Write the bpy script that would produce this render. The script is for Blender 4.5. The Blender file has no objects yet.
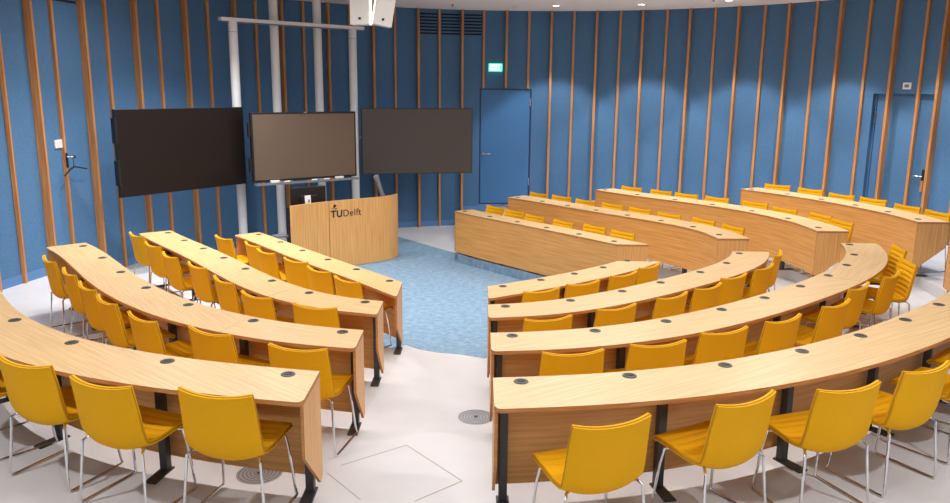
import bpy, bmesh, math, random
import numpy as np
from mathutils import Vector, Matrix

random.seed(7)
SC = bpy.context.scene
COL = SC.collection
T = .1436                      # rise of one seating tier
HC = 2.9556                    # camera height above the arena floor
ZCEIL = 4.54
CEN = np.array([1.026, 10.35]); RW = 6.76     # round wall

# ------------------------------------------------------------------ camera
cam_d = bpy.data.cameras.new('camera'); cam = bpy.data.objects.new('camera', cam_d); COL.objects.link(cam)
cam_d.sensor_width = 36.0; cam_d.lens = 783.5 / 950 * 36; cam_d.clip_start = .05
_th, _ro = .206, .0093
cam.matrix_world = Matrix.Translation((0, 0, HC)) @ Matrix.Rotation(math.pi/2 - _th, 4, 'X') @ Matrix.Rotation(_ro, 4, 'Z')
SC.camera = cam

# ------------------------------------------------------------------ world, exposure, large lights
w = bpy.data.worlds.new('world'); SC.world = w; w.use_nodes = True
w.node_tree.nodes['Background'].inputs[0].default_value = (.9, .93, 1, 1)
w.node_tree.nodes['Background'].inputs[1].default_value = .3
SC.view_settings.view_transform = 'Standard'; SC.view_settings.look = 'None'
SC.view_settings.gamma = 1; SC.view_settings.use_curve_mapping = False
SC.view_settings.exposure = 0.0

def area(name, loc, size, power, col=(1, .95, .88), rot=(0, 0, 0), spread=180):
    d = bpy.data.lights.new(name, 'AREA'); d.shape = 'DISK'; d.size = size; d.energy = power; d.color = col
    d.spread = math.radians(spread)
    o = bpy.data.objects.new(name, d); COL.objects.link(o); o.location = loc; o.rotation_euler = rot
    return o
# round ceiling luminaires over the seating and the arena, and two large fill discs added to even out the light
KD = .17
for (x, y, p, s) in [(-2.6, 5.6, 45, .4), (-3.6, 8.6, 130, .4), (-4.7, 6.6, 140, .4), (-4.4, 10.8, 100, .4), (.9, 4.6, 60, .4), (2.8, 6.6, 95, .4),
                     (3.6, 9.2, 85, .4), (-.8, 8.2, 60, .7), (1.2, 11.0, 210, 1.0), (-.3, 10.2, 300, .6), (-3.0, 11.4, 90, .5), (-2.6, 9.8, 130, .5), (2.6, 12.9, 300, 1.0), (4.6, 11.6, 200, .6),
                     (-.6, 2.0, 120, .22), (3.8, 2.6, 420, .22), (-3.8, 3.0, 380, .22)]:
    area('ceiling_lamp', (x, y, ZCEIL - .03), s, p*KD, (.98, .98, 1), spread=150)
area('fill_disc', (.9, 7.7, ZCEIL - .02), 9.2, 225, (.95, .975, 1))  # soft fill light added under the ceiling, not a fitting
area('fill_disc', (.8, -.6, ZCEIL - .25), 5.5, 150, (.96, .98, 1), rot=(math.radians(40), 0, 0))  # tilted fill light added behind the camera to brighten surfaces facing it

# ------------------------------------------------------------------ materials
def srgb(r, g, b):
    f = lambda c: (c/255/12.92) if c/255 <= .04045 else ((c/255+.055)/1.055)**2.4
    return (f(r), f(g), f(b), 1)
def newmat(name, col, rough=.5, metal=0, spec=.5):
    m = bpy.data.materials.new(name); m.use_nodes = True
    b = m.node_tree.nodes['Principled BSDF']
    b.inputs['Base Color'].default_value = col; b.inputs['Roughness'].default_value = rough
    b.inputs['Metallic'].default_value = metal; b.inputs['Specular IOR Level'].default_value = spec
    return m
def vary(m, c1, c2, scale=(1, 1, 1), nscale=5, detail=4, coord='Object', rough_n=.6, bump=0, lo=.35, hi=.65, bscale=None):
    nt = m.node_tree; N = nt.nodes; L = nt.links; b = N['Principled BSDF']
    tc = N.new('ShaderNodeTexCoord'); mp = N.new('ShaderNodeMapping'); mp.inputs['Scale'].default_value = scale
    no = N.new('ShaderNodeTexNoise'); no.inputs['Scale'].default_value = nscale; no.inputs['Detail'].default_value = detail
    no.inputs['Roughness'].default_value = rough_n
    cr = N.new('ShaderNodeValToRGB'); cr.color_ramp.elements[0].position = lo; cr.color_ramp.elements[1].position = hi
    cr.color_ramp.elements[0].color = c1; cr.color_ramp.elements[1].color = c2
    L.new(tc.outputs[coord], mp.inputs[0]); L.new(mp.outputs[0], no.inputs['Vector']); L.new(no.outputs['Fac'], cr.inputs[0])
    L.new(cr.outputs[0], b.inputs['Base Color'])
    if bump:
        bp = N.new('ShaderNodeBump'); bp.inputs['Strength'].default_value = bump; bp.inputs['Distance'].default_value = .004
        src = no
        if bscale:
            src = N.new('ShaderNodeTexNoise'); src.inputs['Scale'].default_value = bscale; L.new(tc.outputs[coord], src.inputs['Vector'])
        L.new(src.outputs['Fac'], bp.inputs['Height']); L.new(bp.outputs[0], b.inputs['Normal'])
    return m
M = {}
M['top'] = vary(newmat('bamboo_top', (1,1,1,1), .42, 0, .9), srgb(208,165,102), srgb(232,195,136), (1.1, 42, 1), 1.5, 5, 'UV')
_b = M['top'].node_tree.nodes['Principled BSDF']; _b.inputs['Coat Weight'].default_value = .5; _b.inputs['Coat Roughness'].default_value = .32
M['panel'] = vary(newmat('bamboo_panel', (1,1,1,1), .45), srgb(204,142,72), srgb(226,167,96), (.9, 30, 1), 1.6, 5, 'UV')
M['endwood'] = vary(newmat('bamboo_end', (1,1,1,1), .45), srgb(206,148,82), srgb(230,176,108), (.9, 38, 1), 1.6, 5, 'UV')
M['edge'] = vary(newmat('plywood_edge', (1,1,1,1), .5), srgb(165,105,52), srgb(200,140,80), (1, 1, 30), 6, 3, 'Object')
M['oak'] = vary(newmat('oak_batten', (1,1,1,1), .5), srgb(172,112,60), srgb(208,148,90), (25, 25, .6), 2, 4, 'Object')
M['yellow'] = vary(newmat('yellow_fabric', (1,1,1,1), .85, 0, .25), srgb(226,160,4), srgb(238,176,12), (60, 60, 200), 3, 3, 'Object', bump=.15)
M['yellow_in'] = vary(newmat('yellow_cushion', (1,1,1,1), .85, 0, .25), srgb(230,164,4), srgb(242,181,14), (60, 60, 200), 3, 3, 'Object', bump=.15)
M['piping'] = newmat('olive_piping', srgb(178,134,14), .7)
M['chrome'] = newmat('chrome', (.75,.75,.77,1), .12, 1)
M['steel'] = newmat('dark_steel', srgb(74,72,71), .42, .4)
M['black'] = newmat('black_plastic', srgb(26,25,25), .4)
M['hole'] = newmat('grommet_ring', srgb(84,84,80), .4, .4)
M['felt'] = vary(newmat('blue_felt', (1,1,1,1), .95, 0, .15), srgb(75,111,147), srgb(86,124,161), (1, 1, 1), 60, 4, 'Object', bump=.25, bscale=150)
M['door'] = newmat('blue_door', srgb(64,116,166), .5, 0, .4)
M['frame'] = newmat('door_frame_blue', srgb(34,56,92), .6)
M['base'] = newmat('baseboard_blue', srgb(86,124,172), .6)
M['floor'] = vary(newmat('white_floor', (1,1,1,1), .38, 0, .4), srgb(204,202,202), srgb(213,211,211), (1,1,1), 1.2, 3, 'Object')
M['carpet'] = vary(newmat('blue_carpet', (1,1,1,1), .97, 0, .1), srgb(88,121,148), srgb(150,172,188), (2, 3.2, 1), 5, 10, 'Object', .85, .3)
M['ceil'] = newmat('ceiling_white', srgb(243,234,230), .9)
M['white'] = newmat('white_paint', srgb(222,220,219), .4)
M['plastic'] = newmat('white_plastic', srgb(232,230,226), .4)
M['grey'] = newmat('grey_plastic', srgb(120,122,126), .45)
M['alu'] = newmat('brushed_aluminium', (.6,.6,.61,1), .3, 1)
M['floorsteel'] = newmat('floor_steel', srgb(176,176,176), .35, .6)
M['scr_left'] = newmat('dark_screen', srgb(26,20,17), .33, 0, .35)
M['scr_mid'] = newmat('brown_reflect_screen', srgb(104,88,74), .36, 0, .4)  # brownish reflection of the room put into the screen colour
M['scr_right'] = newmat('grey_reflect_screen', srgb(78,72,68), .36, 0, .4)  # greyish room reflection put into the screen colour
M['logo'] = newmat('logo_black', srgb(28,34,38), .5)
M['gap'] = newmat('shadow_gap', srgb(20,28,44), .9)
M['groove'] = newmat('floor_seam', srgb(178,170,160), .8)
for n, c in (('green', (40,150,90)), ('bluepen', (60,120,190)), ('red', (190,50,45))): M[n] = newmat('marker_'+n, srgb(*c), .4)
def emat(name, col, s):
    m = newmat(name, col, .5); b = m.node_tree.nodes['Principled BSDF']
    b.inputs['Emission Color'].default_value = col; b.inputs['Emission Strength'].default_value = s; return m
M['lamp'] = emat('lamp_lens', (1, .97, .92, 1), 9)
M['strip'] = emat('warm_light_strip', (1, .86, .6, 1), 2.2)
M['exit'] = emat('exit_white', (.85, 1, .93, 1), 1.0)
M['exitg'] = emat('exit_green', (.03, .75, .42, 1), 1.5)

# ------------------------------------------------------------------ mesh helpers
class MB:
    def __init__(s): s.v = []; s.f = []; s.uv = []; s.mi = []
    def add(s, vs, fs, uvs=None, mi=0):
        o = len(s.v); s.v += [tuple(map(float, p)) for p in vs]
        for k, f in enumerate(fs):
            s.f.append([i + o for i in f]); s.mi.append(mi)
            s.uv.append([uvs[i] for i in f] if uvs is not None else [(0, 0)]*len(f))
    def box(s, c, d, rz=0, mi=0, rx=0):
        R = Matrix.Rotation(rz, 3, 'Z') @ Matrix.Rotation(rx, 3, 'X'); vs = []
        for z in (-1, 1):
            for (x, y) in ((-1,-1),(1,-1),(1,1),(-1,1)):
                vs.append(Vector(c) + R @ Vector((x*d[0]/2, y*d[1]/2, z*d[2]/2)))
        uv = [((v - Vector(c)).z + c[0]*3.1, (v - Vector(c)).x + (v - Vector(c)).y + c[1]) for v in vs]
        s.add(vs, [(3,2,1,0),(4,5,6,7),(0,1,5,4),(1,2,6,5),(2,3,7,6),(3,0,4,7)], uv, mi)
    def tube(s, pts, r, n=8, closed=False, mi=0, cap=True):
        P = [Vector(p) for p in pts]; m = len(P); rings = []; up = None
        for i in range(m):
            a = P[i-1] if (i or closed) else P[i]; b = P[(i+1) % m] if (i < m-1 or closed) else P[i]
            t = (b - a).normalized()
            if up is None: up = Vector((0,0,1)) if abs(t.z) < .9 else Vector((1,0,0))
            x = t.cross(up).normalized(); y = x.cross(t).normalized(); up = y
            rr = r[i] if isinstance(r, (list, tuple)) else r
            rings.append([P[i] + x*math.cos(2*math.pi*k/n)*rr + y*math.sin(2*math.pi*k/n)*rr for k in range(n)])
        vs = [v for R in rings for v in R]; fs = []
        for i in range(m if closed else m-1):
            j = (i+1) % m
            for k in range(n): fs.append((i*n+k, i*n+(k+1)%n, j*n+(k+1)%n, j*n+k))
        if cap and not closed: fs += [tuple(range(n)), tuple(reversed(range((m-1)*n, m*n)))]
        s.add(vs, fs, None, mi)
    def lathe(s, c, prof, n=24, mi=0, caps=None):
        caps = prof[0][0] < .0015 if caps is None else caps
        vs = []; fs = []
        for (r, z) in prof:
            for k in range(n): vs.append((c[0]+r*math.cos(2*math.pi*k/n), c[1]+r*math.sin(2*math.pi*k/n), c[2]+z))
        m = len(prof)
        for i in range(m-1):
            for k in range(n): fs.append((i*n+k, i*n+(k+1)%n, (i+1)*n+(k+1)%n, (i+1)*n+k))
        if caps: fs += [tuple(reversed(range(n))), tuple(range((m-1)*n, m*n))]
        s.add(vs, fs, None, mi)
    def strip(s, A, B, z0, z1, uvf=None, za=None):
        """solid band between the plan polylines A and B"""
        n = len(A); vs = []; uv = []
        for i in range(n):
            for p in (A[i], B[i]):
                for z in (z0, z1):
                    vs.append((p[0], p[1], z)); uv.append(uvf(p, z, i) if uvf else (0, 0))
        fs = []; 
        for i in range(n-1):
            a = i*4; b = a+4
            fs += [(a+1,a+3,b+3,b+1), (a,b,b+2,a+2), (a,a+1,b+1,b), (a+2,b+2,b+3,a+3)]
        e = (n-1)*4
        fs += [(0,2,3,1), (e,e+1,e+3,e+2)]
        s.add(vs, fs, uv)
    def prism(s, poly, z0, z1, mi_side=0):
        bm = bmesh.new(); vs = [bm.verts.new((p[0], p[1], z1)) for p in poly]; f = bm.faces.new(vs); f.normal_update()
        if f.normal.z < 0: f.normal_flip()
        r = bmesh.ops.triangulate(bm, faces=[f]); bm.verts.index_update()
        V = [tuple(v.co) for v in bm.verts]; F = [[v.index for v in q.verts] for q in bm.faces]; bm.free()
        n = len(V)
        s.add(V, F); s.add([(v[0], v[1], z0) for v in V], [list(reversed(q)) for q in F])
        s.add([(p[0], p[1], z0) for p in poly] + [(p[0], p[1], z1) for p in poly],
              [(i, (i+1) % n, n+(i+1) % n, n+i) for i in range(n)], None, mi_side)
    def build(s, name, mats, parent=None, origin=(0,0,0), smooth=False, bevel=0):
        me = bpy.data.meshes.new(name); o3 = origin
        me.from_pydata([(v[0]-o3[0], v[1]-o3[1], v[2]-o3[2]) for v in s.v], [], s.f)
        ul = me.uv_layers.new(name='UVMap'); k = 0
        for fuv in s.uv:
            for q in fuv: ul.data[k].uv = q; k += 1
        for m in (mats if isinstance(mats, (list, tuple)) else [mats]): me.materials.append(M[m])
        for p, i in zip(me.polygons, s.mi): p.material_index = i; p.use_smooth = smooth
        bm = bmesh.new(); bm.from_mesh(me); bmesh.ops.recalc_face_normals(bm, faces=bm.faces); bm.to_mesh(me); bm.free()
        o = bpy.data.objects.new(name, me); COL.objects.link(o)
        if parent is not None: o.parent = parent
        else: o.location = o3
        if bevel:
            md = o.modifiers.new('bevel', 'BEVEL'); md.width = bevel; md.segments = 2; md.limit_method = 'ANGLE'
        if smooth:
            md = o.modifiers.new('edges', 'EDGE_SPLIT'); md.split_angle = math.radians(40)
        return o
def tag(o, label, cat, group=None, kind=None):
    o['label'] = label; o['category'] = cat
    if group: o['group'] = group
    if kind: o['kind'] = kind
    return o
def struct(o): o['kind'] = 'structure'; return o
def thing(name, loc, label, cat, group=None, rz=0):
    o = bpy.data.objects.new(name, None); COL.objects.link(o); o.empty_display_size = .1
    o.location = loc; o.rotation_euler = (0, 0, rz); return tag(o, label, cat, group)

# ------------------------------------------------------------------ desk rows: cable grommet positions measured on the desk tops
ROWS = {
'L1': [(-3.08,10.96),(-2.64,10.41),(-2.22,9.88),(-1.8,9.35),(-1.37,8.84),(-.93,8.3)],
'L2': [(-4.09,10.25),(-3.68,9.75),(-3.28,9.25),(-2.87,8.73),(-2.46,8.21),(-2.05,7.69),(-1.58,7.22),(-1.0,6.92)],
'L3': [(-4.41,8.64),(-3.92,8.03),(-3.43,7.41),(-2.95,6.81),(-2.38,6.26),(-1.71,5.84),(-.98,5.57)],
'L4': [(-4.72,7.12),(-4.25,6.53),(-3.76,5.92),(-3.27,5.31),(-2.6,4.85),(-1.86,4.51),(-1.08,4.31)],
'C1': [(.3,8.11),(.73,8.41),(1.14,8.72),(1.52,9.06),(1.88,9.44)],
'C2': [(.28,6.82),(.89,7.04),(1.44,7.4),(1.9,7.76),(2.43,8.25),(2.87,8.71),(3.19,9.26)],
'C3': [(.28,5.52),(.91,5.66),(1.51,5.92),(2.05,6.28),(2.55,6.66),(3.04,7.09),(3.49,7.54),(3.9,8.02),(4.23,8.56),(4.45,9.14)],
'C4': [(.27,4.23),(.91,4.34),(1.53,4.53),(2.11,4.81),(2.65,5.15),(3.17,5.54),(3.66,5.97),(4.18,6.48),(4.68,7.03),(5.1,7.64),(5.45,8.3),(5.66,8.96)],
'R1': [(-.18,13.27),(.24,12.73),(.66,12.23),(1.09,11.75),(1.51,11.22),(1.93,10.69)],
'R2': [(.76,14.03),(1.16,13.56),(1.56,13.09),(1.96,12.59),(2.37,12.11),(2.79,11.63),(3.13,11.1),(3.32,10.5)],
'R3': [(2.34,14.08),(2.81,13.48),(3.29,12.89),(3.78,12.37),(4.18,11.73),(4.46,11.05),(4.58,10.31)],
'R4': [(4.68,13.23),(5.05,12.63),(5.36,12.05),(5.59,11.44),(5.76,10.83),(5.83,10.2)],
}
CUT = {'L1': (('p', .17), ('x', -.785)), 'L2': (('p', .17), ('x', -.84)), 'L3': (('p', .2), ('x', -.83)), 'L4': (('p', .2), ('x', -.908)),
 'C1': (('x', .14), ('y', 9.42)), 'C2': (('x', .12), ('y', 9.38)), 'C3': (('x', .12), ('y', 9.24)), 'C4': (('x', .11), ('y', 9.15)),
 'R1': (('p', .12), ('y', 10.48)), 'R2': (('p', .12), ('y', 10.22)), 'R3': (('p', .12), ('y', 10.05)), 'R4': (('p', .12), ('y', 9.98))}
class Row:
    def __init__(s, key):
        s.key = key; s.k = int(key[1]); s.blk = key[0]; s.z = T*s.k; s.zt = s.z + .74
        g = np.array(ROWS[key]); s.g = g
        s.t = np.r_[0, np.cumsum(np.linalg.norm(np.diff(g, axis=0), axis=1))]; s.L = s.t[-1]
        deg = 4 if len(g) > 5 else 3
        if len(g) > 9: deg = 6
        s.px = np.polyfit(s.t, g[:,0], deg); s.py = np.polyfit(s.t, g[:,1], deg)
        s.dx = np.polyder(s.px); s.dy = np.polyder(s.py)
        s.sg = -1 if s.blk == 'R' else 1
        s.off = {'L': (.085, .335), 'C': (.085, .335), 'R': (.13, .26)}[s.blk]
        if s.k == 4 and s.blk != 'R': s.off = (.09, .375) if s.blk == 'L' else (.075, .375)
        if s.key == 'L1': s.off = (.085, .295)
        if s.blk == 'R': s.off = (.13, .235 if s.k == 1 else .30)
        s.ends()
    def tan(s, t):
        t = min(max(t, 0), s.L); d = np.array([np.polyval(s.dx, t), np.polyval(s.dy, t)]); return d/np.linalg.norm(d)
    def at(s, t, off=0):
        c = min(max(t, 0), s.L); p = np.array([np.polyval(s.px, c), np.polyval(s.py, c)]); d = s.tan(t)
        p = p + d*(t - c); n = np.array([-d[1], d[0]])*s.sg
        return p + n*off
    def cut(s, c, off, end):
        if c[0] == 'p': return -c[1] if end == 0 else s.L + c[1]
        ax = 0 if c[0] == 'x' else 1; best = None
        for t in (np.arange(-1, .9, .002) if end == 0 else np.arange(s.L-1.1, s.L+1, .002)):
            e = abs(s.at(t, off)[ax] - c[1])
            if best is None or e < best[0]: best = (e, t)
        return best[1]
    def ends(s):
        a, b = CUT[s.key]; f, u = s.off
        s.f0, s.f1 = s.cut(a, f, 0), s.cut(b, f, 1); s.u0, s.u1 = s.cut(a, -u, 0), s.cut(b, -u, 1)
    def edge(s, q, off):
        """point at fraction q of the row, offset off from the grommet line, respecting the slanted ends"""
        f, u = s.off; a = (f - off)/(f + u)
        t0 = s.f0*(1-a) + s.u0*a; t1 = s.f1*(1-a) + s.u1*a
        return s.at(t0 + (t1 - t0)*q, off)
    def q_of(s, t): return (t - (s.f0+s.u0)/2)/((s.f1+s.u1)/2 - (s.f0+s.u0)/2)
R = {k: Row(k) for k in ROWS}

# ------------------------------------------------------------------ floor, tiers, carpet
b = MB(); b.prism([(-9,-4),(9,-4),(9,18.2),(-9,18.2)], -.1, 0); struct(b.build('floor', 'floor'))
def tier_edge(k):
    e = -.06; P = []
    r = R['L%d' % k]
    tl = {2: (-.8,.6), 3: (-.35,.94)}.get(k)
    P.append(r.at(0, e) + np.array(tl)*5.5 if tl else r.at(-5.5, e))
    for t in np.linspace(0, (r.f1+r.u1)/2 - (.3 if k == 1 else 0), 24): P.append(r.at(t, e))
    if k == 1: P += [np.array(v) for v in ((-.76,8.33), (-.6,8.18), (-.4,8.08), (-.15,8.03))]
    c = R['C%d' % k]
    for t in np.linspace((c.f0+c.u0)/2, c.L, 40): P.append(c.at(t, e))
    q = R['R%d' % k]
    e2 = q.off[0]-.004 if k == 1 else e
    for t in np.linspace(q.L, 0, 24): P.append(q.at(t, e2))
    far = q.at(-6, e2); last = P[-1]
    if far[0] < -.3:
        a = (-.3 - last[0])/(far[0]-last[0]); P.append(last + (far-last)*a); P.append(np.array([-.3, 18.3]))
    else: P.append(far)
    return P
for k in (1, 2, 3, 4):
    P = tier_edge(k)
    poly = [tuple(p) for p in P] + [(9.0, 18.3), (9.0, -4.0), (-9.2 - k*.1, -4.0)]
    if P[0][0] > -7.5 - k*.1: poly.append((-9.2 - k*.1, P[0][1]))
    b = MB(); b.prism(poly, .0005*k, T*k, mi_side=1 if k == 1 else 0)
    struct(b.build('floor_tier', ['floor', 'carpet'] if k == 1 else ['floor']))
b = MB(); b.prism([(-4.9,11.2),(-4.2,13.2),(-1.9,15.95),(-1.55,15.5),(-.3,13.88),(2.3,10.6),(2.2,9.4),(1,7.9),(-1.5,7.6)], .001, .008)
o = struct(b.build('floor_carpet', 'carpet'))
_r = R['R1']; _q = np.linspace(0, 1, 20)   # carpet carried over the first step under the right front desk
b = MB(); b.strip([_r.edge(v, .125) for v in _q], [_r.edge(v, -.2) for v in _q], T+.0008, T+.004); struct(b.build('floor_carpet', 'carpet'))
b = MB()   # access hatch seams on the third tier
H = [(-.48,5.24),(-.07,4.72),(-.36,4.46),(-.70,4.47),(-.97,4.81),(-.90,4.92)]
for p, q in ((H[0],H[1]),(H[1],H[2]),(H[3],H[4]),(H[5],H[0])):
    c = ((p[0]+q[0])/2, (p[1]+q[1])/2, T*3+.0012); b.box(c, (math.hypot(q[0]-p[0], q[1]-p[1]), .006, .0016), math.atan2(q[1]-p[1], q[0]-p[0]))
struct(b.build('trim_60', 'groove'))
b = MB()
# ------------------------------------------------------------------ wall
def wphi(phi, r=RW): a = math.radians(phi); return np.array([CEN[0]+r*math.sin(a), CEN[1]+r*math.cos(a)])
def wall_line(r=RW, n=120):
    P = [np.array([CEN[0]-r-2.62, -3.2])] + [wphi(p, r) for p in np.linspace(-90, 90, n)] + [np.array([CEN[0]+r, -3.2])]
    return P
def wall_part(name, P, z0, z1, mat='felt', th=.12):
    P = np.array(P); d = np.gradient(P, axis=0); d /= np.linalg.norm(d, axis=1)[:,None]; n = np.c_[-d[:,1], d[:,0]]
    b = MB(); b.strip(P, P + n*th, z0, z1); return struct(b.build(name, mat))
# back wall: door opening cut between phi -8.2 and 1.3 up to z 2.94
D0, D1, DZ0, DZ1 = -8.15, 1.35, .46, 2.94
wall_part('wall_left', [wall_line()[0]] + [wphi(p) for p in np.linspace(-90, -45, 30)], 0, ZCEIL)
wall_part('wall_back', [wphi(p) for p in np.linspace(-45, D0, 26)], 0, ZCEIL)
wall_part('wall_back_lintel', [wphi(p) for p in np.linspace(D0, D1, 8)], DZ1, ZCEIL)
wall_part('wall_back_sill', [wphi(p) for p in np.linspace(D0, D1, 8)], 0, DZ0, 'base')
E0, E1, EZ1 = 59.4, 69.9, 2.92
wall_part('wall_right', [wphi(p) for p in np.linspace(D1, E0, 40)], 0, ZCEIL)
wall_part('wall_right_lintel', [wphi(p) for p in np.linspace(E0, E1, 8)], EZ1, ZCEIL)
wall_part('wall_right_end', [wphi(p) for p in np.linspace(E1, 90, 14)] + [wall_line()[-1]], 0, ZCEIL)
b = MB(); b.box((CEN[0]-1.3, -3.25, ZCEIL/2), (2*RW+3.2, .1, ZCEIL)); struct(b.build('wall_front', 'felt'))
# ceiling
b = MB(); P = wall_line(RW+.1, 90); b.prism([tuple(p) for p in P], ZCEIL, ZCEIL+.1); struct(b.build('ceiling', 'ceil'))
# baseboards
def baseboard(name, p0, p1, z): wall_part(name, [wphi(p, RW-.012) for p in np.linspace(p0, p1, 20)], z, z+.12, 'base', .02)
baseboard('baseboard_left', -90, -86, T*3); baseboard('baseboard_left_low', -86, -81, T*2); baseboard('baseboard_left_corner', -81, -64, T)
Q0 = np.array([CEN[0]-RW, CEN[1]]); QD = np.array([-.19, -.982])
wall_part('baseboard_left_end', [Q0+QD*v+np.array([.012,0]) for v in (6, 3, 0)], T*3, T*3+.12, 'base', .02)
baseboard('baseboard_corner', -64, -11.6, 0); baseboard('baseboard_back', -11.6, D0-.1, .30)
baseboard('baseboard_right', D1+.1, 58, .33); baseboard('baseboard_right_end', 70, 88, .574)

# battens, from left to right
BX = [(2,60),(25.3,0),(51.3,0),(80.2,0),(105,0),(132.8,0),(157.3,0),(183.5,0),(207.4,0),(233.1,0),(255.4,0),(280.6,0),(302.9,0),(327.1,2),(349.2,3),(372.9,25),(395,10),(417.9,7),(439.8,8),(462.5,9),(484.4,10),(507.1,10.5),(529.7,11),(552.3,10.9),(574.7,11),(597.8,10.7),(621.1,10.5),(643.8,9.9),(667.8,9),(691.3,8.2),(716.1,7.6),(740.2,6.3),(765.6,5),(790.9,3),(817.7,2),(843.3,0),(871.5,0),(900.2,0),(928.9,0),(948,18)]
def bearing(px, py):
    x = (px-475)/783.5; y = -(py-251.5)/783.5; c, s = math.cos(_ro), math.sin(_ro); x, y = c*x-s*y, s*x+c*y
    return np.array([x, math.cos(_th)+y*math.sin(_th)])
PH = []
for p in BX:
    u = bearing(*p); u /= np.linalg.norm(u); q = u@CEN; t = q + math.sqrt(q*q - (CEN@CEN - (RW-.05)**2)); X = u*t
    PH.append(math.degrees(math.atan2(*(X-CEN))))
STEP = 4.05
PH = [PH[0]-10.4, PH[0]-5.4] + PH + [PH[-1]+STEP*j for j in (1, 2, 3)]
for i, ph in enumerate(PH):
    deep = i % 2 == 1; dp = .10 if deep else .045
    z0 = DZ1 + .012 if D0-.5 < ph < D1+.5 else 0
    if D0-.9 < ph <= D0-.5: z0 = DZ1
    q = wphi(ph, RW - dp/2)
    if ph < -90:
        u = bearing(2, 60); sv = np.linalg.solve(np.array([[u[0], -QD[0]], [u[1], -QD[1]]]), Q0 + np.array([.04, 0]))[1]
        q = Q0 + QD*(sv + .50*(2 - i)) + np.array([dp/2, 0])
    b = MB(); b.box((q[0], q[1], (z0+ZCEIL)/2), (.046, dp, ZCEIL - z0), -math.radians(ph))
    struct(b.build('trim_%d' % (i+1), 'oak', origin=(q[0], q[1], 0)))

# ------------------------------------------------------------------ doors
def door(name, p0, p1, z0, z1, rec, leaf, frame):
    A, B = wphi(p0), wphi(p1); c = (A+B)/2; d = B-A; w_ = np.linalg.norm(d); a = math.atan2(d[1], d[0]); n = np.array([-d[1], d[0]])/w_
    o = bpy.data.objects.new(name, None); COL.objects.link(o); o.location = (c[0]+n[0]*rec, c[1]+n[1]*rec, z0); o.rotation_euler = (0,0,a); o['kind'] = 'structure'
    h = z1 - z0
    b = MB(); b.box((0,.025,h/2+.002), (w_-.066, .05, h-.034)); b.build('door_leaf', leaf, o)
    b = MB(); b.box((0,.085,h/2), (w_+.06, .03, h+.04)); b.build('door_backing', 'gap', o)  # dark sheet added so the gaps round the leaf look shaded
    b = MB()
    for sx in (-1, 1): b.box((sx*(w_/2-.0125), .03, h/2), (.025, .10, h))
    b.box((0, .03, h-.0105), (w_, .10, .02)); b.build('door_frame', frame, o)
    return o, w_
d1, dw = door('door_1', D0, D1, DZ0, DZ1, .02, 'door', 'frame')
def lever(parent, x, z, dirx, mat='chrome', plate=None):
    b = MB(); b.lathe((0,0,0), [(.001,0),(.026,0),(.026,.01),(.001,.01)], 16)
    b2 = MB()
    if plate: b2.box((x, -.008, z-.02), (.05, .014, .26))
    else:
        n = 16; b2.add([(x+.027*math.cos(2*math.pi*k/n), y_, z+.027*math.sin(2*math.pi*k/n)) for y_ in (-.012, 0) for k in range(n)],
               [tuple(range(n))]+[(k,(k+1)%n,n+(k+1)%n,n+k) for k in range(n)])
    b2.build('handle_rose', plate or mat, parent)
    b3 = MB(); b3.tube([(x,-.005,z),(x,-.05,z),(x+dirx*.015,-.06,z),(x+dirx*.14,-.06,z)], .011, 10); b3.build('door_handle', mat, parent, smooth=True)
lever(d1, -dw/2+.1, 1.10, 1)
for z in (.5, 2.2): b = MB(); b.box((dw/2-.03, -.012, z), (.018, .024, .16)); b.build('door_hinge', 'alu', d1)
d2, dw2 = door('door_2', E0, E1, .574, EZ1, .09, 'felt', 'felt')
lever(d2, dw2/2-.20, 1.02, -1, 'chrome', 'black')
b = MB(); b.box((dw2/2-.20, -.022, .86), (.04, .02, .18)); b.build('pull_handle', 'oak', d2)
b = MB(); b.box((-dw2/2+.03, -.012, 1.95), (.016, .024, .2)); b.build('door_hinge', 'alu', d2)

# ------------------------------------------------------------------ wall fittings
def wall_fit(phi, z, off=0): q = wphi(phi, RW-off); return (q[0], q[1], z), -math.radians(phi)
def vent(ph0, ph1, z0, z1, n, label):
    pm = (ph0+ph1)/2; loc, rz = wall_fit(pm, z0); w_ = 2*RW*math.sin(math.radians(ph1-ph0)/2) - .08
    o = thing('air_vent', loc, label, 'vent', 'slotted air vents high on the blue wall', rz)
    b = MB(); b.box((0, -.006, (z1-z0)/2), (w_, .008, z1-z0)); b.build('vent_backing', 'felt', o)
    h = (z1-z0)/n
    for i in range(n):
        b = MB(); b.box((0, -.012, h*(i+.5)), (w_-.01, .008, h*.52)); b.build('slot', 'gap', o)
pv = PH[2:]
order = ['left', 'middle', 'right']
for j, nm in enumerate(order):
    vent(pv[17+j], pv[18+j], 4.02, 4.47, 7, '%s one of three black slotted vents beside the hanging white boxes' % ('leftmost' if j == 0 else 'middle' if j == 1 else 'rightmost'))
vent(pv[2], pv[3], 4.04, 4.47, 7, 'black slotted vent at the top of the left wall')
vent(pv[1], pv[2], 4.08, 4.47, 7, 'black slotted vent in the far top left corner')

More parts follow.
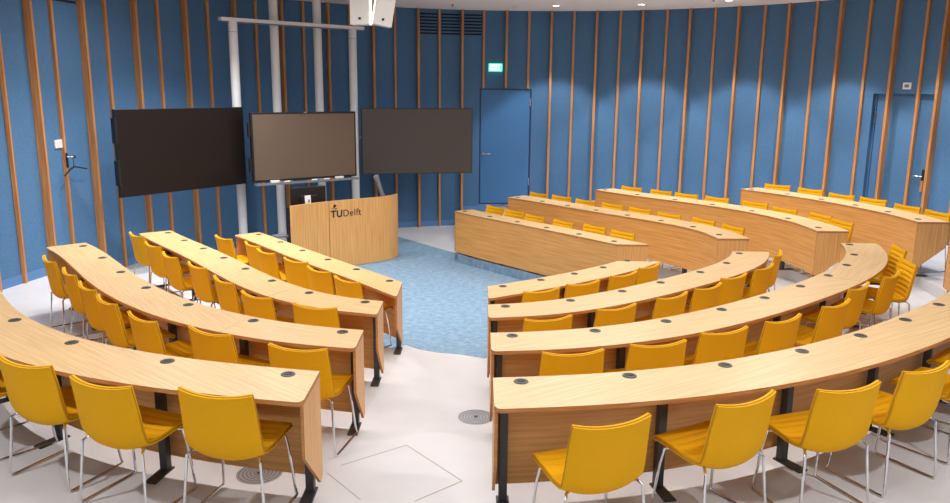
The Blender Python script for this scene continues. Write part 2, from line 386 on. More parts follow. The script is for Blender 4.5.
loc, rz = wall_fit(-5.35, 3.3, .035)
o = thing('exit_sign', loc, 'small lit green and white exit sign above the blue door', 'sign', rz=rz)
b = MB(); b.box((0,.012,.08), (.29,.04,.165)); b.build('sign_housing', 'exitg', o)
b = MB(); b.box((0,-.0095,.08), (.25,.004,.13)); b.build('lit_panel', 'exit', o)
y = -.0125   # running figure, arrow and doorway
b = MB(); b.add([(.031,y,.108),(.049,y,.108),(.052,y,.127),(.04,y,.131),(.029,y,.127)], [(0,1,2,3,4)]); b.build('figure_head', 'exitg', o)
b = MB(); b.add([(.032,y,.104),(.056,y,.104),(.078,y,.092),(.076,y,.085),(.057,y,.093),(.056,y,.072),(.078,y,.055),(.072,y,.048),(.046,y,.066),(.030,y,.030),(.018,y,.034),(.034,y,.072)], [tuple(range(12))]); b.build('running_figure', 'exitg', o)
b = MB(); b.add([(-.09,y,.08),(-.06,y,.105),(-.06,y,.087),(-.01,y,.087),(-.01,y,.073),(-.06,y,.073),(-.06,y,.055)], [tuple(range(7))]); b.build('arrow', 'exitg', o)
b = MB(); b.box((.1,y,.08), (.03,.002,.10)); b.build('doorway_symbol', 'exitg', o)
loc, rz = wall_fit(-86.4, 2.082, .012)
o = thing('wall_switch', loc, 'square white plate on the left wall between two battens', 'switch', rz=rz)
b = MB(); b.box((0,0,.07), (.17,.022,.115)); b.build('cover_plate', 'plastic', o, bevel=.006)
b = MB(); b.box((0,-.013,.07), (.09,.006,.09)); b.build('rocker', 'white', o, bevel=.003)
loc, rz = wall_fit(64.55, 3.0, .012)
o = thing('thermostat', loc, 'small white control box above the right hand door', 'thermostat', rz=rz)
b = MB(); b.box((0,0,.05), (.15,.022,.11)); b.build('housing', 'plastic', o, bevel=.005)
b = MB(); b.box((0,-.012,.05), (.08,.004,.05)); b.build('display', 'grey', o)
# coat hook and hanger on the left wall
loc, rz = wall_fit(pv[2], 1.92, .045)
o = thing('coat_hook', loc, 'black coat hook with chrome peg on a left wall batten', 'hook', rz=rz)
b = MB(); b.box((0,-.008,.0), (.04,.014,.2)); b.build('back_plate', 'black', o, bevel=.003)
b = MB(); b.tube([(0,-.01,.05),(.03,-.045,.05),(.05,-.07,.05)], .014, 10); b.build('peg', 'chrome', o, smooth=True)
b = MB(); b.tube([(.05,-.07,.05),(.07,-.09,.045)], .02, 10); b.build('peg_knob', 'black', o, smooth=True)
q = Vector(loc) + Matrix.Rotation(rz, 3, 'Z') @ Vector((.05,-.07,.02))
o = thing('coat_hanger', (q.x, q.y, q.z), 'thin black wire coat hanger on the hook at the left wall', 'hanger', rz=rz)
b = MB(); b.tube([(0,0,-.11)] + [(0,-.0 + .022*math.cos(a), .027+.022*math.sin(a)-.03*0) for a in np.linspace(-1.4, 3.6, 12)], .005, 6); b.build('hanger_hook', 'black', o)
b = MB(); b.tube([(-.27,-.02,-.21),(-.1,0,-.145),(0,0,-.11),(.1,0,-.13),(.27,-.02,-.165)], .011, 8); b.build('hanger_arms', 'black', o, smooth=True)

# ------------------------------------------------------------------ ceiling downlights
for j, ph in enumerate((5.2, 22.0, 38.7, 55.4, 72.0, -72, -96, 88)):
    q = wphi(ph, 5.6 if ph > 0 else 5.0)
    names = ['over the wall beside the blue door', 'second along from the blue door', 'third along from the blue door, near the right end',
             'above the wall left of the right hand door', 'above the right hand door', 'above the left wall by the screens', 'above the far left wall', 'above the far right wall']
    o = thing('downlight', (q[0], q[1], ZCEIL), 'recessed round ceiling downlight ' + names[j], 'downlight', 'recessed downlights along the round wall')
    b = MB(); b.lathe((0,0,0), [(.062,-.001),(.085,-.001),(.085,-.012),(.062,-.008)], 20); b.build('trim_ring', 'white', o)
    b = MB(); b.lathe((0,0,0), [(.001,-.001),(.06,-.001),(.06,-.007),(.001,-.007)], 20); b.build('lens', 'lamp', o)
    d = bpy.data.lights.new('downlight_beam', 'SPOT'); d.energy = 235 if ph > 0 else 420; d.color = (.96,.97,1); d.spot_size = math.radians(84 if ph > 0 else 110); d.spot_blend = .3 if ph > 0 else .9; d.shadow_soft_size = .05
    l = bpy.data.objects.new('downlight_beam', d); COL.objects.link(l); l.location = (q[0], q[1], ZCEIL-.03)
def detector(px, loc, label):
    o = thing('smoke_detector' if 'round' in label else 'sprinkler_head', loc, label, 'detector' if 'round' in label else 'sprinkler')
    if 'round' in label:
        b = MB(); b.lathe((0,0,0), [(.001,-.001),(.055,-.001),(.05,-.03),(.03,-.045),(.001,-.045)], 16); b.build('housing', 'white', o, smooth=True)
        b = MB(); b.lathe((0,0,0), [(.001,-.046),(.012,-.046),(.012,-.05),(.001,-.05)], 10); b.build('indicator', 'grey', o)
    else:
        b = MB(); b.lathe((0,0,0), [(.001,-.001),(.03,-.001),(.03,-.008),(.01,-.012),(.01,-.04),(.001,-.04)], 12); b.build('stem', 'grey', o)
        b = MB(); b.lathe((0,0,0), [(.001,-.04),(.028,-.04),(.028,-.044),(.001,-.044)], 12); b.build('deflector', 'grey', o)
detector(0, (-.48,15.9,ZCEIL), 'small sprinkler head on the ceiling above the wall vents')
detector(0, (4.2,14.55,ZCEIL), 'small sprinkler head on the ceiling over the right block')
detector(0, (.75,16.0,ZCEIL), 'flat round white detector on the ceiling above the exit sign')

# ------------------------------------------------------------------ poles, crossbar, displays
P1, P4 = np.array([-4.02,13.36]), np.array([-2.30,14.96]); ZB = 4.015
pd = (P4-P1)/np.linalg.norm(P4-P1); pn = np.array([-pd[1], pd[0]])
rack = thing('screen_rack', ((P1[0]+P4[0])/2, (P1[1]+P4[1])/2, 0), 'white steel frame of posts and crossbar carrying the screens', 'rack')
ro = tuple(rack.location)
def pole(p, zt, collar):
    b = MB(); b.lathe((p[0],p[1],0), [(.075,0),(.075,zt)], 24); po = b.build('post', 'white', rack, ro, smooth=True)
    b = MB(); b.lathe((p[0],p[1],0), [(.12,.0),(.12,.012),(.075,.012)], 24); b.build('foot_plate', 'white', po, ro)
    if collar: b = MB(); b.lathe((p[0],p[1],zt-.17), [(.0755,0),(.078,.0),(.078,.006),(.0755,.006)], 24); b.build('collar', 'grey', po, ro)
pole(P1, ZB-.03, 1); pole(P4, ZB-.03, 1)
def on_line(px, py, off):
    u = bearing(px, py); A = np.array([[u[0], -pd[0]],[u[1], -pd[1]]]); s_ = np.linalg.solve(A, P1 + pn*off); return u*s_[0]
P2 = on_line(272.7, 0, .16); P3 = on_line(316.3, 0, .16)
pole(P2, ZCEIL, 0); pole(P3, ZCEIL, 0)
A = P1 - pd*.22; B = P4 + pd*.23; c = (A+B)/2
b = MB(); b.box((c[0],c[1],ZB), (np.linalg.norm(B-A), .13, .058), math.atan2(pd[1],pd[0])); b.build('crossbar', 'white', rack, ro, bevel=.008)
b = MB(); b.box((c[0]+pn[0]*.02,c[1]+pn[1]*.02,ZB-.036), (np.linalg.norm(B-A)-.1, .09, .014), math.atan2(pd[1],pd[0])); b.build('crossbar_rail', 'grey', rack, ro)

def display(A, B, z0, z1, mat, label, bez, bmat='black'):
    A = np.array(A); B = np.array(B); d = B-A; w_ = np.linalg.norm(d); a = math.atan2(d[1], d[0]); c = (A+B)/2; h = z1-z0
    o = thing('wall_display', (c[0], c[1], z0), label, 'screen', 'large flat displays behind the lectern', a)
    b = MB(); b.box((0,.04,h/2), (w_, .075, h)); b.build('casing', 'black', o, bevel=.006)
    b = MB(); b.box((0,.001,h/2), (w_-2*bez, .006, h-2*bez)); b.build('screen_panel', mat, o)
    b = MB()
    b.box((0,.1,h*.5), (w_*.35, .05, h*.45)); b.build('mounting_plate', 'steel', o)
    return o, w_, h, a, c
oL, *_ = display((-5.06,11.12), (-3.80,12.96), 1.365, 2.614, 'scr_left', 'left display, the darkest and most angled of the three', .012)
for z in (.95, .35): b = MB(); b.box((-1.125,.03,z), (.03,.1,.36)); b.build('side_bracket', 'black', oL)
oC, wC, hC, aC, cC = display((-3.63,12.76), (-2.11,13.9), 1.402, 2.532, 'scr_mid', 'middle display with wide black bezel and pen tray, brownish painted reflection', .032)
b = MB(); b.box((0,-.035,-.035), (wC*.98,.11,.03)); b.box((0,-.085,-.03), (wC*.98,.012,.035)); b.build('pen_tray', 'grey', oC)
b = MB(); b.box((0,-.004,hC-.005), (.05,.03,.025)); b.build('camera_knob', 'grey', oC)
for z in (.28, .85): b = MB(); b.box((-wC/2-.02,.05,z), (.04,.05,.22)); b.build('side_bracket', 'black', oC)
def on_tray(x): q = Matrix.Rotation(aC, 3, 'Z') @ Vector((x, -.045, -.02)); return (cC[0]+q.x, cC[1]+q.y, 1.402+q.z)
for x, m, l in ((-.37,'green','green'),(.13,'bluepen','blue'),(.36,'red','red')):
    o = thing('whiteboard_marker', on_tray(x), '%s whiteboard marker lying in the middle screen tray' % l, 'marker', 'markers in the pen tray', aC)
    b = MB(); b.tube([(-.07,0,.012),(.03,0,.012)], .011, 8); b.build('barrel', 'plastic', o, smooth=True)
    b = MB(); b.tube([(.03,0,.012),(.075,0,.012)], .0125, 8); b.build('marker_cap', m, o, smooth=True)
for x, l in ((-.6,'left'),(.58,'right')):
    o = thing('board_eraser', on_tray(x), 'white board eraser at the %s end of the middle screen tray' % l, 'eraser', 'erasers in the pen tray', aC)
    b = MB(); b.box((0,0,.024), (.15,.05,.036)); b.build('eraser_body', 'plastic', o, bevel=.004)
    b = MB(); b.box((0,0,.003), (.14,.045,.006)); b.build('felt_pad', 'grey', o)
oR, wR, hR, aR, cR = display((-2.16,14.91), (-.07,15.4), 1.315, 2.564, 'scr_right', 'right display, greyish painted reflection, nearest to the blue door', .014)
# arms from rack to screens
b = MB()
for S, P in ((cC, P2), (cC, P3)):
    d_ = cC - P; t_ = (P + (pn*-.6)); b.tube([(P[0],P[1],2.0), (P[0]-pn[0]*.62, P[1]-pn[1]*.62, 2.0)], .03, 8)
for (px_, py_, z_) in ((P1[0]-.55, P1[1]-.9, 2.0), (-1.3, 15.25, 2.0)):
    P = P1 if px_ < -3 else P4; b.tube([(P[0],P[1],z_), (px_,py_,z_)], .03, 8)
b.build('screen_arm', 'grey', rack, ro)

# hanging pair of white speaker boxes
def hang(name, cx, cy, yaw, z0, w_, lab, tilt):
    o = thing(name, (cx, cy, z0), lab, 'speaker', 'white boxes hanging from the ceiling', yaw)
    o.rotation_euler = (0, tilt, yaw); h = ZCEIL - z0 - .045
    b = MB(); b.box((0,.1,h/2), (w_,.2,h)); b.build('cabinet', 'plastic', o, bevel=.01)
    b = MB(); b.box((.0,-.004,.09), (.035,.008,.035)); b.build('badge', 'black', o)
    return o, h
o, h = hang('hanging_speaker', -1.745, 12.10, math.radians(-6), 3.86, .30, 'left one of the two white boxes hanging by the crossbar', 0)
b = MB(); b.box((.152,.06,h/2), (.006,.1,h)); b.build('light_strip', 'strip', o)
o, h = hang('hanging_speaker', -1.41, 12.06, math.radians(14), 3.845, .29, 'right one of the two white boxes hanging by the crossbar', .17)
b = MB(); b.box((-.148,.06,h/2), (.006,.1,h)); b.build('light_strip', 'strip', o)

# ------------------------------------------------------------------ lectern
LP = [(-2.87,12.06),(-2.72,12.24),(-2.56,12.42),(-2.38,12.60)]
LQ = [(-2.38,12.60),(-2.18,12.755),(-1.98,12.91),(-1.80,13.05),(-1.66,13.16),(-1.54,13.27),(-1.45,13.39),(-1.39,13.53),(-1.365,13.64)]
ZL = 1.13
lec = thing('lectern', (-2.1,13.0,.008), 'curved wooden lectern with black university lettering on its front', 'lectern'); lo = tuple(lec.location)
def lpanel(P, name, gap):
    P = np.array(P); d = np.gradient(P, axis=0); d /= np.linalg.norm(d, axis=1)[:,None]; n = np.c_[-d[:,1], d[:,0]]
    L_ = np.r_[0, np.cumsum(np.linalg.norm(np.diff(P, axis=0), axis=1))]
    b = MB(); b.strip(P, P+n*.03, .012, ZL, lambda p, z, i: (z, L_[i]+P[0][0])); return b.build(name, 'endwood', lec, lo)
lpanel(LP[:-1]+[(-2.383,12.597)], 'side_panel', 0); lpanel([(-2.376,12.603)]+LQ[1:], 'front_panel', 0)
ld = (np.array(LQ[2])-np.array(LQ[0])); ld /= np.linalg.norm(ld); ln = np.array([-ld[1], ld[0]]); la = math.atan2(ld[1], ld[0])
b = MB(); pts = [np.array(p)+ln*.06 for p in LP[2:3]] + [np.array(p)+ln*.06 for p in LQ[:6]]
poly = [tuple(p) for p in pts] + [tuple(p+ln*.55) for p in reversed(pts)]
b.prism(poly, .72, .75); b.build('worktop', 'top', lec, lo)
b = MB(); q = np.array(LQ[0])+ln*.36; b.box((q[0],q[1],.37), (.9,.45,.70), la); b.build('equipment_cabinet', 'black', lec, lo)
q = np.array(LP[0])+ln*.10; b = MB(); b.box((q[0]+.005,q[1]+.06,.72), (.03,.2,.72), la); b.build('black_side', 'black', lec, lo)
q = np.array(LP[0])+ln*.16; b = MB(); b.box((q[0]-.13,q[1]+.06,.62), (.2,.2,.03), la); b.build('side_shelf', 'grey', lec, lo)
# lettering
def text_mesh(s, size, bold, x, z, mb):
    cu = bpy.data.curves.new('t', 'FONT'); cu.body = s; cu.size = size; cu.offset = bold; cu.extrude = .002; cu.space_character = 1.06
    ob = bpy.data.objects.new('t', cu); COL.objects.link(ob); bpy.context.view_layer.update()
    me = ob.to_mesh(); vs = [(v.co.x, v.co.y, v.co.z) for v in me.vertices]; fs = [tuple(p.vertices) for p in me.polygons]
    wd = max(v[0] for v in vs); ob.to_mesh_clear(); bpy.data.objects.remove(ob)
    a0 = np.array(LQ[0]); out = []
    for (vx, vy, vz) in vs:
        p = a0 + ld*(x+vx) - ln*(.003+vz); out.append((p[0], p[1], z+vy))
    mb.add(out, fs); return wd
b = MB(); zt0 = .86
w1 = text_mesh('TU', .160, .004, .03, zt0, b); w2 = text_mesh('Delft', .160, -.001, .03+w1+.010, zt0, b)
# flame mark above the T
def flame(pts):
    a0 = np.array(LQ[0]); vs = []
    for dp in (.002, .005):
        for (x, z) in pts: p = a0 + ld*x - ln*dp; vs.append((p[0], p[1], z))
    n = len(pts); b.add(vs, [tuple(range(n)), tuple(range(n, 2*n))] + [(i,(i+1)%n,n+(i+1)%n,n+i) for i in range(n)])
fz = 1.0
flame([(.05,fz),(.075,fz+.02),(.09,fz+.055+.02),(.10,fz+.07),(.14,fz+.085-.03),(.115,fz+.03),(.10,fz+.012),(.085,fz+.03),(.075,fz+.005)])
flame([(.095,fz-.002),(.13,fz+.01),(.15,fz+.012),(.14,fz+.0),(.12,fz-.01)])
b.build('lettering', 'logo', lec, lo)

# things on the lectern
mo = thing('computer_monitor', (-2.74,12.74,.75), 'black computer monitor standing behind the left part of the lectern', 'monitor', rz=math.radians(38))
b = MB(); b.box((0,0,.38), (.62,.04,.44)); b.build('monitor_case', 'black', mo, bevel=.008)
b = MB(); b.box((0,.023,.38), (.58,.006,.40)); b.build('monitor_screen', 'scr_left', mo)
b = MB(); b.box((0,.03,.10), (.06,.03,.2)); b.box((0,.02,.008), (.26,.2,.016)); b.build('stand', 'grey', mo)
b = MB(); b.box((0,-.035,.36), (.3,.03,.2)); b.build('rear_housing', 'black', mo, bevel=.008)
q = np.array(LP[1])+ln*.05
o = thing('note_card', (q[0]+.09,q[1]+.09,.75), 'small white card standing on the lectern before the monitor', 'card', rz=math.radians(40))
b = MB(); b.box((0,0,.255), (.10,.008,.50), 0, 0, -.08); b.build('card_sheet', 'plastic', o)
b = MB(); b.box((.0,-.024,.42), (.03,.003,.05), 0, 0, -.08); b.build('card_print', 'grey', o)
q = np.array(LQ[6])+ln*.25
o = thing('document_camera', (q[0],q[1],.75), 'grey slanted camera arm rising from the right end of the lectern', 'camera')
b = MB(); b.lathe((0,0,0), [(.1,0),(.1,.03),(.03,.04)], 16); b.build('arm_base', 'grey', o)
b = MB(); b.tube([(0,0,.03),(-.0,0,.30),(-.10,-.03,.62)], .036, 10); b.build('arm', 'grey', o, smooth=True)
b = MB(); b.tube([(-.095,-.03,.60),(-.13,-.04,.69),(-.14,-.04,.71)], [.045,.055,.03], 10); b.build('camera_head', 'grey', o, smooth=True)

# ------------------------------------------------------------------ desks
RANK = {1: 'front', 2: 'second', 3: 'third', 4: 'rear'}
BLK = {'L': 'left', 'C': 'middle', 'R': 'right'}
SEAM = {'L1': [], 'L2': [.78], 'L3': [.8], 'L4': [.12], 'C1': [], 'C2': [.5], 'C3': [.66], 'C4': [.82], 'R1': [.5], 'R2': [.45], 'R3': [.4], 'R4': [.5]}
def make_desk(r):
    c = r.at(r.L/2, 0); org = (c[0], c[1], r.z); F, U = r.off
    extra = {'L4': ', closest to the camera', 'C4': ', closest to the camera', 'R4': ', along the far wall', 'R1': ', beside the carpet', 'C1': ', shortest of the block', 'L1': ', nearest the lectern'}.get(r.key, '')
    o = thing('curved_desk', org, 'long curved bamboo desk, %s row of the %s block%s' % (RANK[r.k], BLK[r.blk], extra), 'desk', 'curved bamboo desk rows')
    N = 48
    qs = np.unique(np.r_[np.linspace(0, 1, N), np.linspace(0, .012, 7), np.linspace(.988, 1, 7)])
    Lr = (r.f1+r.u1)/2 - (r.f0+r.u0)/2; rad = .045
    def upt(q):
        s_ = min(q, 1-q)*Lr; dlt = 0
        if s_ < rad: dlt = rad - math.sqrt(max(rad*rad - (rad - s_)**2, 0))
        return r.edge(q, -U + dlt)
    cuts = [0] + SEAM[r.key] + [1]
    for a, b_ in zip(cuts[:-1], cuts[1:]):
        e = .0003
        q_ = [a + (e if a else 0)] + [q for q in qs if a < q < b_] + [b_ - (e if b_ < 1 else 0)]
        A = [r.edge(q, F) for q in q_]; B = [upt(q) for q in q_]
        ch = A[-1]-A[0]; an = math.atan2(ch[1], ch[0]) + random.uniform(-.12, .12); ofs = random.uniform(0, 9)
        ca, sa = math.cos(an), math.sin(an)
        m = MB(); m.strip(A, B, r.zt-.026, r.zt, lambda p, z, i: (p[0]*ca+p[1]*sa+ofs, -p[0]*sa+p[1]*ca+ofs))
        ob = m.build('desktop', ['top', 'edge'], o, org)
        for pl in ob.data.polygons:
            if abs(pl.normal.z) < .5: pl.material_index = 1
    # front panel
    ph = .66 if r.blk != 'R' else {1: .705, 2: .60, 3: .59, 4: .59}[r.k]
    pq = np.linspace(.003, .997, N); A = [r.edge(q, F-.004) for q in pq]; B = [r.edge(q, F-.022) for q in pq]
    s_ = np.r_[0, np.cumsum(np.linalg.norm(np.diff(np.array(A), axis=0), axis=1))]; ofs = random.uniform(0, 5)
    m = MB(); m.strip(A, B, r.zt-ph, r.zt-.027, lambda p, z, i: (s_[i]+ofs, z+ofs)); m.build('front_panel', 'panel', o, org)
    # end panels: full depth below the top, tapering to the front panel lower down
    for en in (0, 1):
        Pf = r.edge(en, F-.003); Pu = r.edge(en, -U+.03); d = Pu-Pf; Ld = np.linalg.norm(d); d /= Ld
        inw = r.tan(0)*(1 if en == 0 else -1); inw = inw - d*(inw@d); inw /= np.linalg.norm(inw)
        z = lambda h: r.zt - h
        sh = [(0, .027), (0, ph-.005), (.055, ph+.02), (Ld, .34), (Ld, .027)]
        vs = []; uv = []
        for k in (.001, .019):
            for (x, h) in sh: p = Pf + d*x + inw*k; vs.append((p[0], p[1], z(h))); uv.append((z(h), x+en))
        m = MB(); m.add(vs, [(0,1,2,3,4), (9,8,7,6,5)] + [(i, (i+1) % 5, 5+(i+1) % 5, 5+i) for i in range(5)], uv)
        ob = m.build('end_panel', ['endwood', 'edge'], o, org)
        for pl in ob.data.polygons:
            if len(pl.vertices) == 4: pl.material_index = 1
    # steel legs
    nl = max(2, round(Lr/1.0)+1)
    for i in range(nl):
        q = (.065 + (Lr-.13)*i/(nl-1))/Lr if r.blk != 'R' else (.4 + (Lr-.5)*i/(nl-1))/Lr
        p = r.edge(q, F-.075); p2 = r.edge(q, F-.055); pu = r.edge(q, -U+.07); d = pu-p; Ld = np.linalg.norm(d); d /= Ld; a = math.atan2(d[1], d[0])
        m = MB(); m.box((p[0], p[1], (r.z+.014+r.zt-.03)/2), (.055, .05, r.zt-.03-r.z-.014), a)
        f_ = p + d*(Ld*.45); m.box((f_[0], f_[1], r.zt-.045), (Ld*.9, .04, .036), a)
        lg = m.build('leg', 'steel', o, org, bevel=.004)
        m = MB(); f_ = p + d*.07; m.box((f_[0], f_[1], r.z+.0075), (.22, .075, .013), a); m.build('foot_plate', 'steel', lg, org, bevel=.003)
    # cable grommets and hooks under the top
    for i in range(len(r.g)):
        g = r.at(r.t[i], 0)
        m = MB(); m.lathe((g[0], g[1], r.zt), [(.024,.001),(.043,.0005),(.041,.005),(.028,.006),(.024,.002)], 18); m.lathe((g[0], g[1], r.zt), [(.001,.0004),(.026,.0004),(.026,.002),(.001,.002)], 18, 1)
        m.box((g[0], g[1], r.zt+.0035), (.046,.006,.003), .4)
        m.build('cable_grommet', ['hole', 'black'], o, org)
        if not .3 < r.t[i]+.22 - max(r.u0, r.f0) < min(r.f1, r.u1) - max(r.u0, r.f0) - .15: continue
        h = r.at(r.t[i]+.22, -U+.12); m = MB(); m.box((h[0], h[1], r.zt-.042), (.07,.035,.03), math.atan2(*r.tan(r.t[i])[::-1])); m.build('bag_hook', 'black', o, org)
    return o
for k in ROWS: make_desk(R[k])

# ------------------------------------------------------------------ chairs
PROF = [(.245,.412),(.232,.428),(.195,.435),(.12,.426),(.03,.408),(-.06,.390),(-.12,.383),(-.16,.390),(-.188,.416),(-.203,.470),(-.212,.54),(-.220,.615),(-.230,.69),(-.240,.747),(-.246,.774)]
def resample(P, n):
    P = np.array(P); t = np.r_[0, np.cumsum(np.linalg.norm(np.diff(P, axis=0), axis=1))]; q = np.linspace(0, t[-1], n)
    # smooth by a light spline through Catmull-Rom
    out = []
    for s_ in q:
        i = min(max(np.searchsorted(t, s_)-1, 0), len(P)-2); u = (s_-t[i])/(t[i+1]-t[i])
        p0 = P[max(i-1,0)]; p1 = P[i]; p2 = P[i+1]; p3 = P[min(i+2, len(P)-1)]
        out.append(.5*((2*p1)+(-p0+p2)*u+(2*p0-5*p1+4*p2-p3)*u*u+(-p0+3*p1-3*p2+p3)*u**3))
    return np.array(out)
NU, NV = 65, 15
pr_ = resample(PROF, NU)
nrm = np.gradient(pr_, axis=0); nrm /= np.linalg.norm(nrm, axis=1)[:,None]; nrm = np.c_[nrm[:,1], -nrm[:,0]]   # towards the sitter
def surf(off, inner=False):
    V = []
    for i in range(NU):
        s_ = i/(NU-1)
        w_ = np.interp(s_, [0,.05,.15,.45,.62,.8,1], [.40,.435,.452,.46,.462,.452,.435])/2
        cup = np.interp(s_, [0,.1,.35,.5,.6,.75,1], [0,.006,.030,.058,.050,.042,.034])
        up = np.interp(s_, [0,.93,1], [0,0,.012])
        row = []
        for j in range(NV):
            v = -1 + 2*j/(NV-1); x = v*(w_ - (.004 if inner else 0)); c_ = cup*abs(v)**2.2
            o_ = off + c_
            if inner and .03 < s_ < .97 and abs(v) < .9:
                o_ -= .008*max(0, 1 - abs(math.sin(s_*math.pi*16))/.5)
            row.append((x, pr_[i][0] + nrm[i][0]*o_, pr_[i][1] + nrm[i][1]*o_ + up*abs(v)**2))
        V.append(row)
    return V
def slab(A, B):
    m = MB(); n = NU*NV; vs = [p for r_ in A for p in r_] + [p for r_ in B for p in r_]; fs = []
    for i in range(NU-1):
        for j in range(NV-1):
            a = i*NV+j; fs += [(a, a+1, a+NV+1, a+NV), (n+a, n+a+NV, n+a+NV+1, n+a+1)]
    rim = [(0,j) for j in range(NV)] + [(i,NV-1) for i in range(1,NU)] + [(NU-1,j) for j in range(NV-2,-1,-1)] + [(i,0) for i in range(NU-2,0,-1)]
    ids = [i*NV+j for i, j in rim]
    for k in range(len(ids)):
        a, b_ = ids[k], ids[(k+1) % len(ids)]; fs.append((a, b_, n+b_, n+a))
    m.add(vs, fs); return m, [vs[i] for i in ids]
def make_chair():
    o = thing('shell_chair', (0,0,0), 'yellow chair', 'chair')
    S0, S1, S2 = surf(-.012), surf(.0), surf(.016, True)
    m, _ = slab(S0, S1); m.build('shell', 'yellow', o, smooth=True)
    m, _ = slab(surf(.0005, True), S2); cu = m.build('cushion', 'yellow_in', o, smooth=True)
    _, rim = slab(surf(.0012), surf(.02)); 
    m = MB(); m.tube(rim, .0042, 5, closed=True); m.build('piping', 'piping', cu, smooth=True)
    for sx in (-1, 1):
        path = [(sx*.06,-.03,.374),(sx*.15,-.09,.388),(sx*.205,-.150,.408),(sx*.222,-.175,.390),(sx*.236,-.19,.2),(sx*.250,-.205,.03),(sx*.251,-.198,.010),(sx*.250,-.17,.0085),
                (sx*.243,.17,.0085),(sx*.242,.2,.012),(sx*.236,.195,.04),(sx*.218,.170,.30),(sx*.208,.150,.402),(sx*.17,.12,.404),(sx*.06,.06,.384)]
        m = MB(); m.tube(path, .0082, 8); m.build('sled_leg', 'chrome', o, smooth=True)
    m = MB(); m.box((0,.02,.372), (.2,.16,.008)); m.build('seat_plate', 'black', o)
    return o
PROTO = make_chair()
KIDS = list(PROTO.children)
def copy_chair(first=[True]):
    if first[0]: first[0] = False; return PROTO
    c = PROTO.copy(); COL.objects.link(c)
    for k in KIDS:
        d = k.copy(); COL.objects.link(d); d.parent = c
        for g in k.children: h = g.copy(); COL.objects.link(h); h.parent = d
    return c
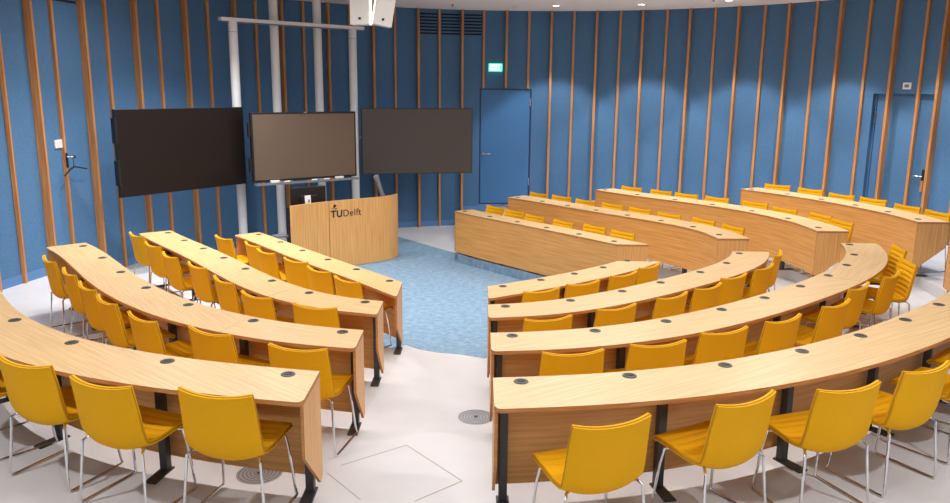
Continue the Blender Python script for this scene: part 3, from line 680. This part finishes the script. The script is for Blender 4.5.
# measured: centre of the back's top edge (x, y) and the direction of that edge in degrees; L from far end to aisle, C from aisle outwards, R far to near
CH = {
'L4': [(-3.21,4.85,-40),(-2.63,4.35,-23),(-2.04,4.04,-22),(-1.37,3.91,-13)],
'L3': [(-4.31,7.74,-49),(-3.81,7.22,-50),(-3.4,6.68,-48),(-3.03,6.23,-47),(-2.54,5.75,-41),(-1.91,5.42,-30),(-1.2,5.08,-14)],
'L2': [(-4.28,9.91,-45),(-3.88,9.24,-46),(-3.45,8.65,-50),(-2.91,8.19,-47),(-2.48,7.53,-48),(-2.01,6.96,-38),(-1.36,6.69,-20)],
'L1': [(-3.43,10.48,-44),(-2.91,10.03,-50),(-2.62,9.59,-47),(-2.13,9.09,-38),(-1.77,8.62,-44),(-1.35,8.18,-43)],
'C4': [(0.68,3.59,21),(1.44,3.89,30),(2.07,4.08,20),(2.68,4.4,28),(3.3,4.86,36),(3.82,5.32,42)],
'C3': [(0.67, 5.04, 11), (1.29, 5.24, 16), (1.85, 5.55, 24), (2.41, 5.87, 34), (3.03, 6.33, 38), (3.5, 6.94, 44), (4.05, 7.41, 46), (4.53, 7.99, 82), (4.82, 8.72, 80)],
'C2': [(0.62,6.31,19),(1.26,6.67,30),(1.85,7.08,38),(2.29,7.44,40),(2.67,7.89,38),(3.16,8.34,47),(3.56,9.06,62)],
'C1': [(0.69,7.79,28),(1.16,8.12,30),(1.67,8.54,39),(2.05,8.97,46)],
'R1': [(0.35,13.53,-50),(0.66,13.07,-49),(0.97,12.59,-51),(1.38,12.06,-53),(1.81,11.66,-50),(2.15,11.18,-51)],
'R2': [(1.16,14.27,-50),(1.54,13.89,-47),(1.9,13.41,-51),(2.3,12.99,-48),(2.66,12.52,-49),(3.0,11.98,-51),(3.4,11.49,-60),(3.65,10.91,-66)],
'R3': [(2.84,14.18,-47),(3.27,13.71,-49),(3.6,13.29,-46),(4.0,12.88,-48),(4.45,12.34,-52),(4.67,11.7,-60),(4.97,11.14,-73),(5.02,10.57,-76)],
'R4': [(5.22,13.5,-40),(5.57,12.97,-52),(5.78,12.29,-58),(6.05,11.83,-61),(6.19,11.12,-70),(6.3,10.56,-76)],
}
ORD = ['first','second','third','fourth','fifth','sixth','seventh','eighth','ninth','tenth']
for k, lst in CH.items():
    r = R[k]; n = len(lst)
    for i, (x, y, a) in enumerate(lst):
        d = np.array([math.cos(math.radians(a)), math.sin(math.radians(a))])
        fc = np.array([-d[1], d[0]]) * (1 if r.blk != 'R' else -1)
        rz = math.atan2(fc[1], fc[0]) - math.pi/2
        c = copy_chair(); p = np.array([x, y]) + fc*.212
        tt = min((np.linalg.norm(p + fc*.235 - r.at(t, r.off[0]-.03)), t) for t in np.linspace(-.2, r.L+.2, 60))[1]
        nn = r.at(tt, 1) - r.at(tt, 0); over = (p + fc*.235 - r.at(tt, r.off[0]-.075)) @ nn
        if over > 0: p = p - nn*over
        c.location = (p[0], p[1], r.z); c.rotation_euler = (0, 0, rz)
        j = i if r.blk == 'C' else n-1-i
        where = {'L': 'from the centre aisle', 'C': 'from the centre aisle', 'R': 'from the near end'}[r.blk]
        c['label'] = 'yellow padded chair, %s %s, at the %s desk of the %s block' % (ORD[j], where, RANK[r.k], BLK[r.blk])
        c['category'] = 'chair'; c['group'] = 'yellow chairs with chrome legs at the curved desks'

# ------------------------------------------------------------------ floor air outlets
for (x, y, z, l) in ((.02,6.07,T*2,'round steel floor vent in the centre aisle'), (-1.42,4.80,T*3,'round steel floor vent beneath the left block rear desk')):
    o = thing('floor_vent', (x, y, z), l, 'floor vent', 'round steel floor vents')
    b = MB(); b.lathe((0,0,0), [(.001,.0005),(.15,.0005),(.15,.003),(.001,.003)], 32); b.build('vent_plate', 'floorsteel', o)
    b = MB()
    for rr in (.03,.055,.08,.105,.13): b.lathe((0,0,0), [(rr,.0029),(rr,.0042),(rr+.008,.0042),(rr+.008,.0029)], 32)
    b.build('slot_rings', 'grey', o)
    b = MB(); b.lathe((0,0,0), [(.001,.003),(.018,.003),(.018,.006),(.001,.006)], 16); b.build('centre_cap', 'steel', o)
